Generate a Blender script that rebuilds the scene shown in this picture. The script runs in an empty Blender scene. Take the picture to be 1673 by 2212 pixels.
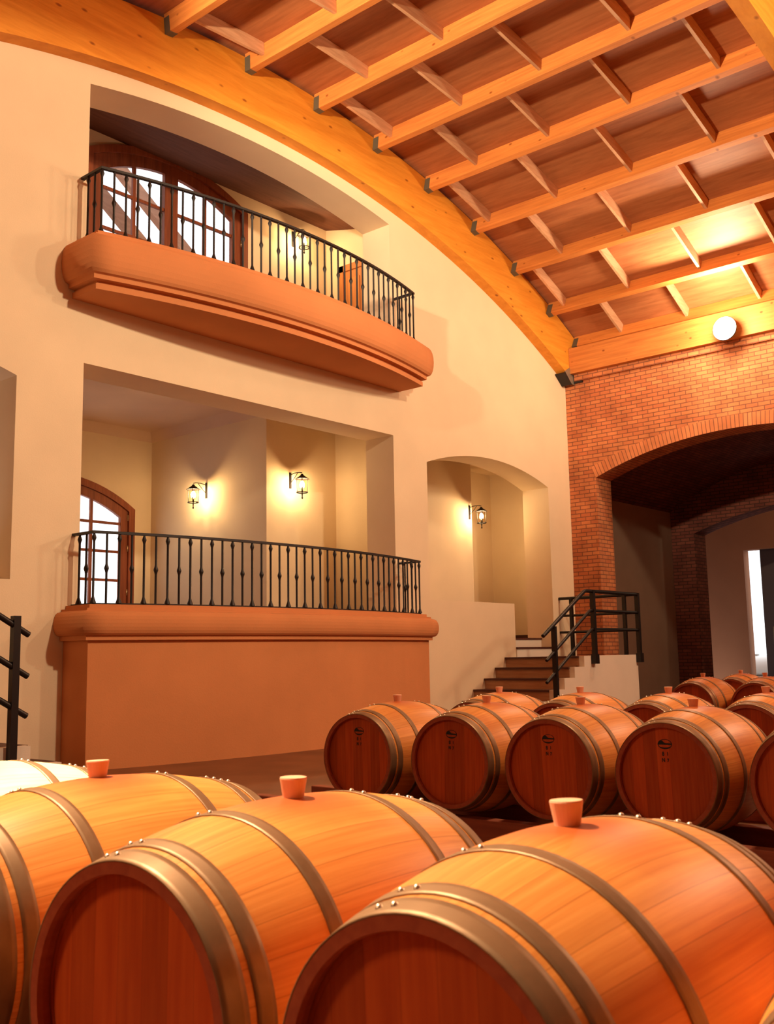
import bpy, bmesh, math, random
from mathutils import Vector, Matrix
random.seed(7)
sc = bpy.context.scene
COL = sc.collection
PI = math.pi

# ------------------------------------------------------------------ camera
F_PX, W_PX = 2204.7, 1673.0
YAW, PITCH, ROLL = math.radians(40.559), math.radians(8.069), math.radians(-1.053)
fw = Vector((math.cos(PITCH) * math.cos(YAW), math.cos(PITCH) * math.sin(YAW), math.sin(PITCH)))
r0 = Vector((math.sin(YAW), -math.cos(YAW), 0)); u0 = r0.cross(fw)
rt = math.cos(ROLL) * r0 + math.sin(ROLL) * u0
up = -math.sin(ROLL) * r0 + math.cos(ROLL) * u0
cam_d = bpy.data.cameras.new('camera')
cam_d.sensor_fit = 'HORIZONTAL'; cam_d.sensor_width = 36.0; cam_d.lens = 36.0 * F_PX / W_PX
cam_d.clip_start = 0.05; cam_d.clip_end = 200
cam_d.dof.use_dof = True; cam_d.dof.focus_distance = 8.5; cam_d.dof.aperture_fstop = 11.0
cam = bpy.data.objects.new('camera', cam_d); COL.objects.link(cam)
cam.matrix_world = Matrix(((rt.x, up.x, -fw.x, 0), (rt.y, up.y, -fw.y, -10.5), (rt.z, up.z, -fw.z, 1.12), (0, 0, 0, 1)))
sc.camera = cam

# ------------------------------------------------------------------ view and world
sc.view_settings.view_transform = 'Standard'
sc.view_settings.look = 'None'
sc.view_settings.gamma = 1.0
sc.view_settings.use_curve_mapping = False
sc.view_settings.exposure = -1.05
wd = bpy.data.worlds.new('World'); sc.world = wd; wd.use_nodes = True
bg = wd.node_tree.nodes['Background']
bg.inputs[0].default_value = (0.93, 0.95, 0.98, 1); bg.inputs[1].default_value = 4.0
sc.cycles.max_bounces = 8
sc.cycles.diffuse_bounces = 3
sc.cycles.sample_clamp_indirect = 6.0

# ------------------------------------------------------------------ large lamps and added fill lights
WARM = (1.0, 0.78, 0.50)
def point(name, loc, power, radius=0.15, color=WARM):
    l = bpy.data.lights.new(name, 'POINT'); l.energy = power; l.shadow_soft_size = radius; l.color = color
    o = bpy.data.objects.new(name, l); o.location = loc; COL.objects.link(o); return o
def spot(name, loc, aim, power, angle, radius=0.12, blend=0.6, color=WARM):
    l = bpy.data.lights.new(name, 'SPOT'); l.energy = power; l.spot_size = math.radians(angle); l.spot_blend = blend
    l.shadow_soft_size = radius; l.color = color
    o = bpy.data.objects.new(name, l); o.location = loc
    o.rotation_euler = (Vector(aim) - Vector(loc)).to_track_quat('-Z', 'Y').to_euler(); COL.objects.link(o); return o
spot('right_wall_flood_light', (17.25, -3.58, 6.98), (16.0, -3.58, 8.9), 1300, 110, 0.2, 0.7)
point('right_wall_flood_light', (17.25, -3.58, 6.98), 500, 0.22)
point('right_wall_flood_light', (17.2, -11.0, 6.9), 2000, 0.6)
spot('truss_flood_light', (8.0, -12.6, 8.6), (6.2, 0.0, 8.4), 8000, 104, 0.25, 1.0)
spot('truss_flood_light', (13.0, -12.6, 8.3), (12.5, 0.0, 6.4), 2400, 120, 0.25, 1.0)
spot('left_wall_flood_light', (1.9, -3.58, 7.0), (12.5, -3.4, 9.4), 11500, 62, 0.15, 0.7)
point('left_fill_light', (-1.8, -7.6, 3.4), 400, 0.4, (1.0, 0.62, 0.34))  # unseen fill, added to lift the barrel heads facing left
point('far_room_fill_light', (25.2, -3.5, 4.4), 120, 0.2)  # unseen warm fill, added to brighten and brown the far wall
spot('barrel_fill_spot', (1.2, -6.8, 5.2), (1.85, -9.0, 0.6), 5600, 62, 0.25, 0.7)  # unseen spots from here on, added to brighten the barrel rows
spot('barrel_fill_spot', (1.5, -6.6, 4.6), (1.55, -7.32, 0.75), 4200, 18, 0.1, 0.5, (1.0, 0.88, 0.62))
spot('barrel_fill_spot', (6.0, -8.8, 7.8), (6.4, -6.6, 0.6), 3200, 50, 0.3, 0.8)

# ------------------------------------------------------------------ geometry helpers
FLOOR_Z = -0.06
class MB:
    def __init__(s): s.v = []; s.f = []; s.sm = []
    def add(s, vs, fs, smooth=False):
        n = len(s.v); s.v += [tuple(v) for v in vs]
        for f in fs: s.f.append(tuple(i + n for i in f)); s.sm.append(smooth)
        return s
    def box(s, x0, x1, y0, y1, z0, z1):
        vs = [(x0,y0,z0),(x1,y0,z0),(x1,y1,z0),(x0,y1,z0),(x0,y0,z1),(x1,y0,z1),(x1,y1,z1),(x0,y1,z1)]
        return s.add(vs, [(0,3,2,1),(4,5,6,7),(0,1,5,4),(1,2,6,5),(2,3,7,6),(3,0,4,7)])
    def obox(s, o, a, b, c):
        o, a, b, c = Vector(o), Vector(a), Vector(b), Vector(c)
        vs = [o, o+a, o+a+b, o+b, o+c, o+a+c, o+a+b+c, o+b+c]
        fs = [(0,3,2,1),(4,5,6,7),(0,1,5,4),(1,2,6,5),(2,3,7,6),(3,0,4,7)]
        if a.cross(b).dot(c) < 0: fs = [f[::-1] for f in fs]
        return s.add(vs, fs)
    def prism(s, poly, axis, a, b):
        # poly: list of 2D points; axis: 'x','y','z' extrusion axis from a to b
        def mk(p, t): return {'x': (t, p[0], p[1]), 'y': (p[0], t, p[1]), 'z': (p[0], p[1], t)}[axis]
        n = len(poly); vs = [mk(p, a) for p in poly] + [mk(p, b) for p in poly]
        fs = [tuple(range(n))[::-1], tuple(range(n, 2*n))] + [(i, (i+1) % n, n+(i+1) % n, n+i) for i in range(n)]
        return s.add(vs, fs)
    def tube(s, pts, r, n=8, caps=True, smooth=True):
        pts = [Vector(p) for p in pts]; rings = []
        rr = r if isinstance(r, (list, tuple)) else [r]*len(pts)
        prev = None
        for i, p in enumerate(pts):
            if i == 0: d = pts[1]-p
            elif i == len(pts)-1: d = p-pts[i-1]
            else: d = (pts[i+1]-p).normalized()+(p-pts[i-1]).normalized()
            d.normalize()
            if prev is None:
                a = d.orthogonal().normalized()
            else:
                a = (prev - d*prev.dot(d)).normalized()
            prev = a; b = d.cross(a)
            rings.append([p+rr[i]*(math.cos(2*PI*k/n)*a+math.sin(2*PI*k/n)*b) for k in range(n)])
        vs = [q for R in rings for q in R]
        fs = [(i*n+k, i*n+(k+1) % n, (i+1)*n+(k+1) % n, (i+1)*n+k) for i in range(len(pts)-1) for k in range(n)]
        s.add(vs, fs, smooth)
        if caps:
            s.add(rings[0], [tuple(range(n))[::-1]]); s.add(rings[-1], [tuple(range(n))])
        return s
    def lathe(s, prof, n=24, axis='z', c=(0,0,0), smooth=True, close=False):
        # prof: (radius, t) pairs along the axis
        vs = []
        for r, t in prof:
            for k in range(n):
                a = 2*PI*k/n; ca, sa = r*math.cos(a), r*math.sin(a)
                p = {'z': (ca, sa, t), 'x': (t, ca, sa), 'y': (sa, t, ca)}[axis]
                vs.append((p[0]+c[0], p[1]+c[1], p[2]+c[2]))
        m = len(prof); fs = []
        for i in range(m if close else m-1):
            j = (i+1) % m
            for k in range(n): fs.append((i*n+k, i*n+(k+1) % n, j*n+(k+1) % n, j*n+k))
        return s.add(vs, fs, smooth)
    def disc(s, r, t, n=24, axis='x', c=(0,0,0), flip=False):
        vs = []
        for k in range(n):
            a = 2*PI*k/n; ca, sa = r*math.cos(a), r*math.sin(a)
            p = {'z': (ca, sa, t), 'x': (t, ca, sa), 'y': (sa, t, ca)}[axis]
            vs.append((p[0]+c[0], p[1]+c[1], p[2]+c[2]))
        f = tuple(range(n)); return s.add(vs, [f[::-1] if flip else f])
    def mesh(s, name, origin=(0,0,0), uv=True, weld=False):
        o = Vector(origin)
        me = bpy.data.meshes.new(name)
        me.from_pydata([tuple(Vector(v)-o) for v in s.v], [], s.f)
        me.polygons.foreach_set('use_smooth', s.sm)
        bm = bmesh.new(); bm.from_mesh(me)
        if weld: bmesh.ops.remove_doubles(bm, verts=bm.verts, dist=1e-5)
        bmesh.ops.recalc_face_normals(bm, faces=bm.faces)
        bm.to_mesh(me); bm.free()
        if uv:
            ul = me.uv_layers.new(name='UVMap')
            for p in me.polygons:
                n = p.normal; ax = max(range(3), key=lambda i: abs(n[i]))
                for li in p.loop_indices:
                    co = me.vertices[me.loops[li].vertex_index].co + o
                    ul.data[li].uv = ((co.y, co.z), (co.x, co.z), (co.x, co.y))[ax]
        return me

def bbox_origin(mb):
    xs = [v[0] for v in mb.v]; ys = [v[1] for v in mb.v]; zs = [v[2] for v in mb.v]
    return ((min(xs)+max(xs))/2, (min(ys)+max(ys))/2, min(zs))
def tag(o, label=None, cat=None, group=None, kind=None):
    if label: o['label'] = label
    if cat: o['category'] = cat
    if group: o['group'] = group
    if kind: o['kind'] = kind
    return o
def bevel(o, w, seg=2):
    m = o.modifiers.new('bevel', 'BEVEL'); m.width = w; m.segments = seg; m.limit_method = 'ANGLE'; m.angle_limit = math.radians(40)
    return o
def obj(name, mb, mat, parent=None, origin=None, weld=False):
    """one mesh object; vertices are given in the world (or, for a part, in the frame of its top-level thing placed unrotated)"""
    if parent is not None:
        base = Vector((0,0,0)); q = parent
        while q is not None: base += Vector(q.location); q = q.parent
        me = mb.mesh(name, base, weld=weld); o = bpy.data.objects.new(name, me); COL.objects.link(o); o.parent = parent
    else:
        og = origin or bbox_origin(mb)
        me = mb.mesh(name, og, weld=weld); o = bpy.data.objects.new(name, me); o.location = og; COL.objects.link(o)
    me.materials.append(mat); return o
def empty(name, loc, label, cat, group=None, kind=None):
    o = bpy.data.objects.new(name, None); o.location = loc; o.empty_display_size = 0.2; COL.objects.link(o)
    return tag(o, label, cat, group, kind)
def struct(name, mb, mat, label, cat, parent=None, weld=False):
    o = obj(name, mb, mat, parent, weld=weld)
    if parent is None: tag(o, label, cat, kind='structure')
    return o
def copy_tree(o, parent=None):
    c = o.copy(); COL.objects.link(c); c.parent = parent
    for ch in list(o.children): copy_tree(ch, c)
    return c
ORD = ['first','second','third','fourth','fifth','sixth','seventh','eighth','ninth','tenth']

# ------------------------------------------------------------------ materials
def new_mat(name):
    m = bpy.data.materials.new(name); m.use_nodes = True; nt = m.node_tree
    b = nt.nodes['Principled BSDF']; return m, nt, b
def N(nt, t, **kw):
    n = nt.nodes.new(t)
    for k, v in kw.items(): setattr(n, k, v)
    return n
def ramp(nt, stops):
    r = N(nt, 'ShaderNodeValToRGB'); e = r.color_ramp.elements
    e[0].position, e[0].color = stops[0][0], (*stops[0][1], 1)
    e[1].position, e[1].color = stops[-1][0], (*stops[-1][1], 1)
    for p, c in stops[1:-1]:
        q = e.new(p); q.color = (*c, 1)
    return r
def simple(name, col, rough=0.6, metal=0.0, spec=0.5):
    m, nt, b = new_mat(name)
    b.inputs['Base Color'].default_value = (*col, 1); b.inputs['Roughness'].default_value = rough; b.inputs['Metallic'].default_value = metal
    b.inputs['Specular IOR Level'].default_value = spec
    return m
def plaster(name, col, var=0.06, scale=1.3, bump=0.15):
    m, nt, b = new_mat(name)
    tc = N(nt, 'ShaderNodeTexCoord'); n1 = N(nt, 'ShaderNodeTexNoise'); n1.inputs['Scale'].default_value = scale; n1.inputs['Detail'].default_value = 6
    nt.links.new(tc.outputs['Object'], n1.inputs['Vector'])
    r = ramp(nt, [(0.3, tuple(c*(1-var) for c in col)), (0.7, tuple(min(1, c*(1+var)) for c in col))])
    nt.links.new(n1.outputs['Fac'], r.inputs['Fac']); nt.links.new(r.outputs['Color'], b.inputs['Base Color'])
    n2 = N(nt, 'ShaderNodeTexNoise'); n2.inputs['Scale'].default_value = 60; n2.inputs['Detail'].default_value = 3
    nt.links.new(tc.outputs['Object'], n2.inputs['Vector'])
    bp = N(nt, 'ShaderNodeBump'); bp.inputs['Strength'].default_value = bump; bp.inputs['Distance'].default_value = 0.01
    nt.links.new(n2.outputs['Fac'], bp.inputs['Height']); nt.links.new(bp.outputs['Normal'], b.inputs['Normal'])
    b.inputs['Roughness'].default_value = 0.85; b.inputs['Specular IOR Level'].default_value = 0.2
    return m
def wood(name, dark, light, grain=(1, 14, 14), scale=1.5, rough=0.55, knots=True):
    m, nt, b = new_mat(name)
    tc = N(nt, 'ShaderNodeTexCoord'); mp = N(nt, 'ShaderNodeMapping'); mp.inputs['Scale'].default_value = grain
    nt.links.new(tc.outputs['Object'], mp.inputs['Vector'])
    n1 = N(nt, 'ShaderNodeTexNoise'); n1.inputs['Scale'].default_value = scale; n1.inputs['Detail'].default_value = 8; n1.inputs['Roughness'].default_value = 0.62
    n1.inputs['Distortion'].default_value = 0.4
    nt.links.new(mp.outputs['Vector'], n1.inputs['Vector'])
    mid = tuple((a+c)/2 for a, c in zip(dark, light))
    r = ramp(nt, [(0.28, dark), (0.5, mid), (0.72, light)])
    nt.links.new(n1.outputs['Fac'], r.inputs['Fac'])
    out = r.outputs['Color']
    if knots:
        v = N(nt, 'ShaderNodeTexVoronoi'); v.inputs['Scale'].default_value = 2.2
        m2 = N(nt, 'ShaderNodeMapping'); m2.inputs['Scale'].default_value = (1, 1.4, 2.2)
        nt.links.new(tc.outputs['Object'], m2.inputs['Vector']); nt.links.new(m2.outputs['Vector'], v.inputs['Vector'])
        k = ramp(nt, [(0.05, (1, 1, 1)), (0.12, (0, 0, 0))]); nt.links.new(v.outputs['Distance'], k.inputs['Fac'])
        mx = N(nt, 'ShaderNodeMixRGB'); mx.blend_type = 'MULTIPLY'
        mx.inputs['Color2'].default_value = (0.45, 0.32, 0.25, 1)
        nt.links.new(k.outputs['Color'], mx.inputs['Fac']); nt.links.new(out, mx.inputs['Color1']); out = mx.outputs['Color']
    oi = N(nt, 'ShaderNodeObjectInfo'); hs = N(nt, 'ShaderNodeHueSaturation')
    mr = N(nt, 'ShaderNodeMapRange'); mr.inputs['To Min'].default_value = 0.86; mr.inputs['To Max'].default_value = 1.14
    nt.links.new(oi.outputs['Random'], mr.inputs['Value']); nt.links.new(mr.outputs['Result'], hs.inputs['Value'])
    nt.links.new(out, hs.inputs['Color']); nt.links.new(hs.outputs['Color'], b.inputs['Base Color'])
    b.inputs['Roughness'].default_value = rough; b.inputs['Specular IOR Level'].default_value = 0.3
    return m
def brick(name, c1, c2, mortar, w=0.225, h=0.078, ms=0.009, off=0.5):
    m, nt, b = new_mat(name)
    uv = N(nt, 'ShaderNodeUVMap'); bt = N(nt, 'ShaderNodeTexBrick'); bt.offset = off
    bt.inputs['Scale'].default_value = 1.0; bt.inputs['Brick Width'].default_value = w; bt.inputs['Row Height'].default_value = h
    bt.inputs['Mortar Size'].default_value = ms; bt.inputs['Mortar Smooth'].default_value = 0.3; bt.inputs['Bias'].default_value = 0.0
    bt.inputs['Color1'].default_value = (*c1, 1); bt.inputs['Color2'].default_value = (*c2, 1); bt.inputs['Mortar'].default_value = (*mortar, 1)
    nt.links.new(uv.outputs['UV'], bt.inputs['Vector'])
    n1 = N(nt, 'ShaderNodeTexNoise'); n1.inputs['Scale'].default_value = 1.8; n1.inputs['Detail'].default_value = 5
    nt.links.new(uv.outputs['UV'], n1.inputs['Vector'])
    r = ramp(nt, [(0.3, (0.72, 0.70, 0.70)), (0.7, (1.15, 1.12, 1.1))]); nt.links.new(n1.outputs['Fac'], r.inputs['Fac'])
    mx = N(nt, 'ShaderNodeMixRGB'); mx.blend_type = 'MULTIPLY'; mx.inputs['Fac'].default_value = 1
    nt.links.new(bt.outputs['Color'], mx.inputs['Color1']); nt.links.new(r.outputs['Color'], mx.inputs['Color2'])
    nt.links.new(mx.outputs['Color'], b.inputs['Base Color'])
    bp = N(nt, 'ShaderNodeBump'); bp.inputs['Strength'].default_value = 0.6; bp.inputs['Distance'].default_value = 0.012; bp.invert = True
    nt.links.new(bt.outputs['Fac'], bp.inputs['Height']); nt.links.new(bp.outputs['Normal'], b.inputs['Normal'])
    b.inputs['Roughness'].default_value = 0.85; b.inputs['Specular IOR Level'].default_value = 0.2
    return m
def emit(name, col, strength):
    m, nt, b = new_mat(name)
    b.inputs['Base Color'].default_value = (0.9, 0.85, 0.7, 1)
    b.inputs['Emission Color'].default_value = (*col, 1); b.inputs['Emission Strength'].default_value = strength; return m
def glass_mat(name, tint=(1, 1, 1)):
    m = bpy.data.materials.new(name); m.use_nodes = True; nt = m.node_tree; nt.nodes.clear()
    o = N(nt, 'ShaderNodeOutputMaterial'); t = N(nt, 'ShaderNodeBsdfTransparent'); g = N(nt, 'ShaderNodeBsdfGlossy'); mx = N(nt, 'ShaderNodeMixShader')
    g.inputs['Roughness'].default_value = 0.03; mx.inputs['Fac'].default_value = 0.05
    t.inputs['Color'].default_value = (*tint, 1)
    nt.links.new(t.outputs['BSDF'], mx.inputs[1]); nt.links.new(g.outputs['BSDF'], mx.inputs[2])
    nt.links.new(mx.outputs['Shader'], o.inputs['Surface']); return m

M_cream = plaster('cream_plaster', (0.87, 0.68, 0.47), 0.04)
M_salmon = plaster('terracotta_render', (0.67, 0.258, 0.10), 0.08, 0.9)
M_white = plaster('white_plaster', (0.86, 0.74, 0.62), 0.04)
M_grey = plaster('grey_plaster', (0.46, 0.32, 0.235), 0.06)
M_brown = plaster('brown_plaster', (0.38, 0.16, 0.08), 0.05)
M_ceil = plaster('alcove_ceiling_paint', (0.72, 0.50, 0.36), 0.04)
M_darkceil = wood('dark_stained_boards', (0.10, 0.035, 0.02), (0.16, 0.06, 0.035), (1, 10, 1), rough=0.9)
M_beam = wood('laminated_pine', (0.76, 0.26, 0.02), (0.98, 0.395, 0.045), (1.2, 4, 12), 1.2)
M_purlin = wood('purlin_pine', (0.55, 0.17, 0.04), (0.80, 0.30, 0.07), (16, 0.9, 16), 1.2)
M_panel = wood('plywood_panel', (0.32, 0.105, 0.04), (0.48, 0.18, 0.07), (10, 1.0, 10), 1.3, knots=False)
M_block = wood('rough_sawn_pine', (0.55, 0.28, 0.15), (0.80, 0.47, 0.28), (1.5, 14, 14), 1.2)
M_brick = brick('red_brick', (0.56, 0.17, 0.07), (0.68, 0.25, 0.10), (0.26, 0.10, 0.06))
M_arch = brick('soldier_course_brick', (0.60, 0.20, 0.08), (0.70, 0.26, 0.11), (0.26, 0.10, 0.06), w=0.078, h=0.6, ms=0.008, off=0.0)
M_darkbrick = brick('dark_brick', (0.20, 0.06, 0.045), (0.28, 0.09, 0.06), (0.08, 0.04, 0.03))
M_iron = simple('black_iron', (0.018, 0.013, 0.013), 0.5, 0.3)
M_rail = simple('black_painted_steel', (0.012, 0.009, 0.010), 0.4, 0.2)
M_steel = simple('grey_steel', (0.36, 0.33, 0.27), 0.45, 0.7)
M_hang = simple('dull_zinc', (0.16, 0.15, 0.11), 0.55, 0.5)
M_door = wood('stained_door_wood', (0.17, 0.035, 0.012), (0.33, 0.085, 0.03), (14, 14, 1.0), 1.4, knots=False)
M_doorl = wood('orange_door_wood', (0.50, 0.16, 0.04), (0.68, 0.26, 0.07), (14, 14, 1.0), 1.4, knots=False)
M_brass = simple('pale_brass', (0.80, 0.62, 0.35), 0.3, 0.8)
M_glass = glass_mat('window_glass')
M_tread = wood('dark_stair_tread', (0.07, 0.022, 0.015), (0.13, 0.045, 0.028), (12, 1.2, 12), knots=False)
M_riser = wood('stair_riser_wood', (0.42, 0.20, 0.10), (0.58, 0.31, 0.16), (12, 1.2, 12))
M_timber = wood('outdoor_timber', (0.30, 0.14, 0.08), (0.45, 0.22, 0.13), (1, 12, 12))
M_redwood = wood('rack_timber', (0.26, 0.06, 0.03), (0.42, 0.11, 0.05), (14, 1.0, 14), knots=False)
M_darkdoor = simple('dark_sliding_door_paint', (0.06, 0.035, 0.035), 0.6)
M_outwhite = simple('white_enamel', (0.85, 0.85, 0.82), 0.4)
M_outgrey = simple('grey_sheet_metal', (0.40, 0.38, 0.35), 0.5, 0.3)
M_rubber = simple('black_rubber', (0.015, 0.015, 0.017), 0.7)
M_bulb = emit('warm_bulb', (1.0, 0.80, 0.48), 160)
M_flood = emit('flood_lens', (1.0, 0.88, 0.66), 90)
M_lglass = glass_mat('lantern_glass', (1.0, 0.95, 0.85))
M_ink = simple('black_stencil_ink', (0.012, 0.010, 0.010), 0.7)
M_rivet = simple('bright_rivet', (0.85, 0.72, 0.55), 0.3, 0.9)

def floor_mat():
    m, nt, b = new_mat('worn_brown_floor')
    tc = N(nt, 'ShaderNodeTexCoord'); n1 = N(nt, 'ShaderNodeTexNoise'); n1.inputs['Scale'].default_value = 1.6; n1.inputs['Detail'].default_value = 8
    nt.links.new(tc.outputs['Object'], n1.inputs['Vector'])
    r = ramp(nt, [(0.3, (0.14, 0.052, 0.022)), (0.7, (0.25, 0.098, 0.042))]); nt.links.new(n1.outputs['Fac'], r.inputs['Fac'])
    nt.links.new(r.outputs['Color'], b.inputs['Base Color']); b.inputs['Roughness'].default_value = 0.45; return m
M_floor = floor_mat()

def barrel_mat(name='oak_staves', tone=((0.60, 0.18, 0.032), (0.72, 0.255, 0.052), (0.82, 0.33, 0.08)), stain=(0.50, 0.10, 0.022)):
    m, nt, b = new_mat(name); L = nt.links.new
    tc = N(nt, 'ShaderNodeTexCoord'); sp = N(nt, 'ShaderNodeSeparateXYZ'); L(tc.outputs['Object'], sp.inputs[0])
    oi = N(nt, 'ShaderNodeObjectInfo')
    at = N(nt, 'ShaderNodeMath', operation='ARCTAN2'); L(sp.outputs['Y'], at.inputs[0]); L(sp.outputs['Z'], at.inputs[1])
    mu = N(nt, 'ShaderNodeMath', operation='MULTIPLY_ADD'); mu.inputs[1].default_value = 30/(2*PI); mu.inputs[2].default_value = 20.5; L(at.outputs[0], mu.inputs[0])
    fl = N(nt, 'ShaderNodeMath', operation='FLOOR'); L(mu.outputs[0], fl.inputs[0])
    fr = N(nt, 'ShaderNodeMath', operation='FRACT'); L(mu.outputs[0], fr.inputs[0])
    ad = N(nt, 'ShaderNodeMath', operation='MULTIPLY_ADD'); ad.inputs[1].default_value = 57.0; L(oi.outputs['Random'], ad.inputs[0]); L(fl.outputs[0], ad.inputs[2])
    wn = N(nt, 'ShaderNodeTexWhiteNoise', noise_dimensions='1D'); L(ad.outputs[0], wn.inputs['W'])
    # grain along the staves
    cb = N(nt, 'ShaderNodeCombineXYZ'); L(sp.outputs['X'], cb.inputs[0])
    m9 = N(nt, 'ShaderNodeMath', operation='MULTIPLY'); m9.inputs[1].default_value = 2.2; L(mu.outputs[0], m9.inputs[0]); L(m9.outputs[0], cb.inputs[1]); L(ad.outputs[0], cb.inputs[2])
    gr = N(nt, 'ShaderNodeTexNoise'); gr.inputs['Scale'].default_value = 2.6; gr.inputs['Detail'].default_value = 8; gr.inputs['Roughness'].default_value = 0.6
    L(cb.outputs[0], gr.inputs['Vector'])
    r1 = ramp(nt, list(zip((0.25, 0.5, 0.75), tone))); L(gr.outputs['Fac'], r1.inputs['Fac'])
    mr = N(nt, 'ShaderNodeMapRange'); mr.inputs['To Min'].default_value = 0.90; mr.inputs['To Max'].default_value = 1.08; L(wn.outputs['Value'], mr.inputs['Value'])
    hs = N(nt, 'ShaderNodeHueSaturation'); L(r1.outputs['Color'], hs.inputs['Color']); L(mr.outputs['Result'], hs.inputs['Value'])
    # joints between staves
    d5 = N(nt, 'ShaderNodeMath', operation='SUBTRACT'); d5.inputs[1].default_value = 0.5; L(fr.outputs[0], d5.inputs[0])
    ab = N(nt, 'ShaderNodeMath', operation='ABSOLUTE'); L(d5.outputs[0], ab.inputs[0])
    jr = ramp(nt, [(0.475, (1, 1, 1)), (0.5, (0.62, 0.5, 0.42))]); L(ab.outputs[0], jr.inputs['Fac'])
    mj = N(nt, 'ShaderNodeMixRGB'); mj.blend_type = 'MULTIPLY'; mj.inputs['Fac'].default_value = 0.8; L(hs.outputs['Color'], mj.inputs['Color1']); L(jr.outputs['Color'], mj.inputs['Color2'])
    # wine stains running round the bung and in patches down the flank
    sv = N(nt, 'ShaderNodeVectorMath', operation='DISTANCE'); sv.inputs[1].default_value = (0, 0, 0.345); L(tc.outputs['Object'], sv.inputs[0])
    n2 = N(nt, 'ShaderNodeTexNoise'); n2.inputs['Scale'].default_value = 5.5; n2.inputs['Detail'].default_value = 4
    va = N(nt, 'ShaderNodeVectorMath', operation='ADD'); cr = N(nt, 'ShaderNodeCombineXYZ'); L(oi.outputs['Random'], cr.inputs[0]); L(oi.outputs['Random'], cr.inputs[1])
    sc9 = N(nt, 'ShaderNodeVectorMath', operation='SCALE'); sc9.inputs['Scale'].default_value = 40; L(cr.outputs[0], sc9.inputs[0])
    L(tc.outputs['Object'], va.inputs[0]); L(sc9.outputs[0], va.inputs[1]); L(va.outputs[0], n2.inputs['Vector'])
    s1 = N(nt, 'ShaderNodeMath', operation='MULTIPLY_ADD'); s1.inputs[1].default_value = -0.12; L(n2.outputs['Fac'], s1.inputs[0]); L(sv.outputs['Value'], s1.inputs[2])
    sr = ramp(nt, [(-0.04+0.05, (1, 1, 1)), (0.16, (0, 0, 0))]); L(s1.outputs[0], sr.inputs['Fac'])
    n3 = N(nt, 'ShaderNodeTexNoise'); n3.inputs['Scale'].default_value = 2.4; n3.inputs['Detail'].default_value = 3; L(va.outputs[0], n3.inputs['Vector'])
    pr = ramp(nt, [(0.54, (0, 0, 0)), (0.74, (0.55, 0.55, 0.55))]); L(n3.outputs['Fac'], pr.inputs['Fac'])
    mxx = N(nt, 'ShaderNodeMixRGB'); mxx.blend_type = 'LIGHTEN'; mxx.inputs['Fac'].default_value = 1; L(sr.outputs['Color'], mxx.inputs['Color1']); L(pr.outputs['Color'], mxx.inputs['Color2'])
    sm = N(nt, 'ShaderNodeMixRGB'); sm.inputs['Color2'].default_value = (*stain, 1); L(mxx.outputs['Color'], sm.inputs['Fac']); L(mj.outputs['Color'], sm.inputs['Color1'])
    L(sm.outputs['Color'], b.inputs['Base Color'])
    b.inputs['Roughness'].default_value = 0.42; b.inputs['Specular IOR Level'].default_value = 0.35
    return m
def head_mat():
    m, nt, b = new_mat('oak_head'); L = nt.links.new
    tc = N(nt, 'ShaderNodeTexCoord'); sp = N(nt, 'ShaderNodeSeparateXYZ'); L(tc.outputs['Object'], sp.inputs[0])
    oi = N(nt, 'ShaderNodeObjectInfo')
    mu = N(nt, 'ShaderNodeMath', operation='MULTIPLY_ADD'); mu.inputs[1].default_value = 14.0; mu.inputs[2].default_value = 20.3; L(sp.outputs['Y'], mu.inputs[0])
    fl = N(nt, 'ShaderNodeMath', operation='FLOOR'); L(mu.outputs[0], fl.inputs[0])
    ad = N(nt, 'ShaderNodeMath', operation='MULTIPLY_ADD'); ad.inputs[1].default_value = 91.0; L(oi.outputs['Random'], ad.inputs[0]); L(fl.outputs[0], ad.inputs[2])
    wn = N(nt, 'ShaderNodeTexWhiteNoise', noise_dimensions='1D'); L(ad.outputs[0], wn.inputs['W'])
    mp = N(nt, 'ShaderNodeMapping'); mp.inputs['Scale'].default_value = (1, 26, 1.6); L(tc.outputs['Object'], mp.inputs['Vector'])
    gr = N(nt, 'ShaderNodeTexNoise'); gr.inputs['Scale'].default_value = 2.4; gr.inputs['Detail'].default_value = 7; L(mp.outputs[0], gr.inputs['Vector'])
    r1 = ramp(nt, [(0.25, (0.44, 0.062, 0.010)), (0.75, (0.58, 0.108, 0.018))]); L(gr.outputs['Fac'], r1.inputs['Fac'])
    mr = N(nt, 'ShaderNodeMapRange'); mr.inputs['To Min'].default_value = 0.78; mr.inputs['To Max'].default_value = 1.15; L(wn.outputs['Value'], mr.inputs['Value'])
    hs = N(nt, 'ShaderNodeHueSaturation'); L(r1.outputs['Color'], hs.inputs['Color']); L(mr.outputs['Result'], hs.inputs['Value'])
    fr = N(nt, 'ShaderNodeMath', operation='FRACT'); L(mu.outputs[0], fr.inputs[0])
    d5 = N(nt, 'ShaderNodeMath', operation='SUBTRACT'); d5.inputs[1].default_value = 0.5; L(fr.outputs[0], d5.inputs[0])
    ab = N(nt, 'ShaderNodeMath', operation='ABSOLUTE'); L(d5.outputs[0], ab.inputs[0])
    jr = ramp(nt, [(0.482, (1, 1, 1)), (0.5, (0.6, 0.5, 0.45))]); L(ab.outputs[0], jr.inputs['Fac'])
    mj = N(nt, 'ShaderNodeMixRGB'); mj.blend_type = 'MULTIPLY'; mj.inputs['Fac'].default_value = 0.7; L(hs.outputs['Color'], mj.inputs['Color1']); L(jr.outputs['Color'], mj.inputs['Color2'])
    L(mj.outputs['Color'], b.inputs['Base Color']); b.inputs['Roughness'].default_value = 0.5; b.inputs['Specular IOR Level'].default_value = 0.25
    return m
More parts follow.
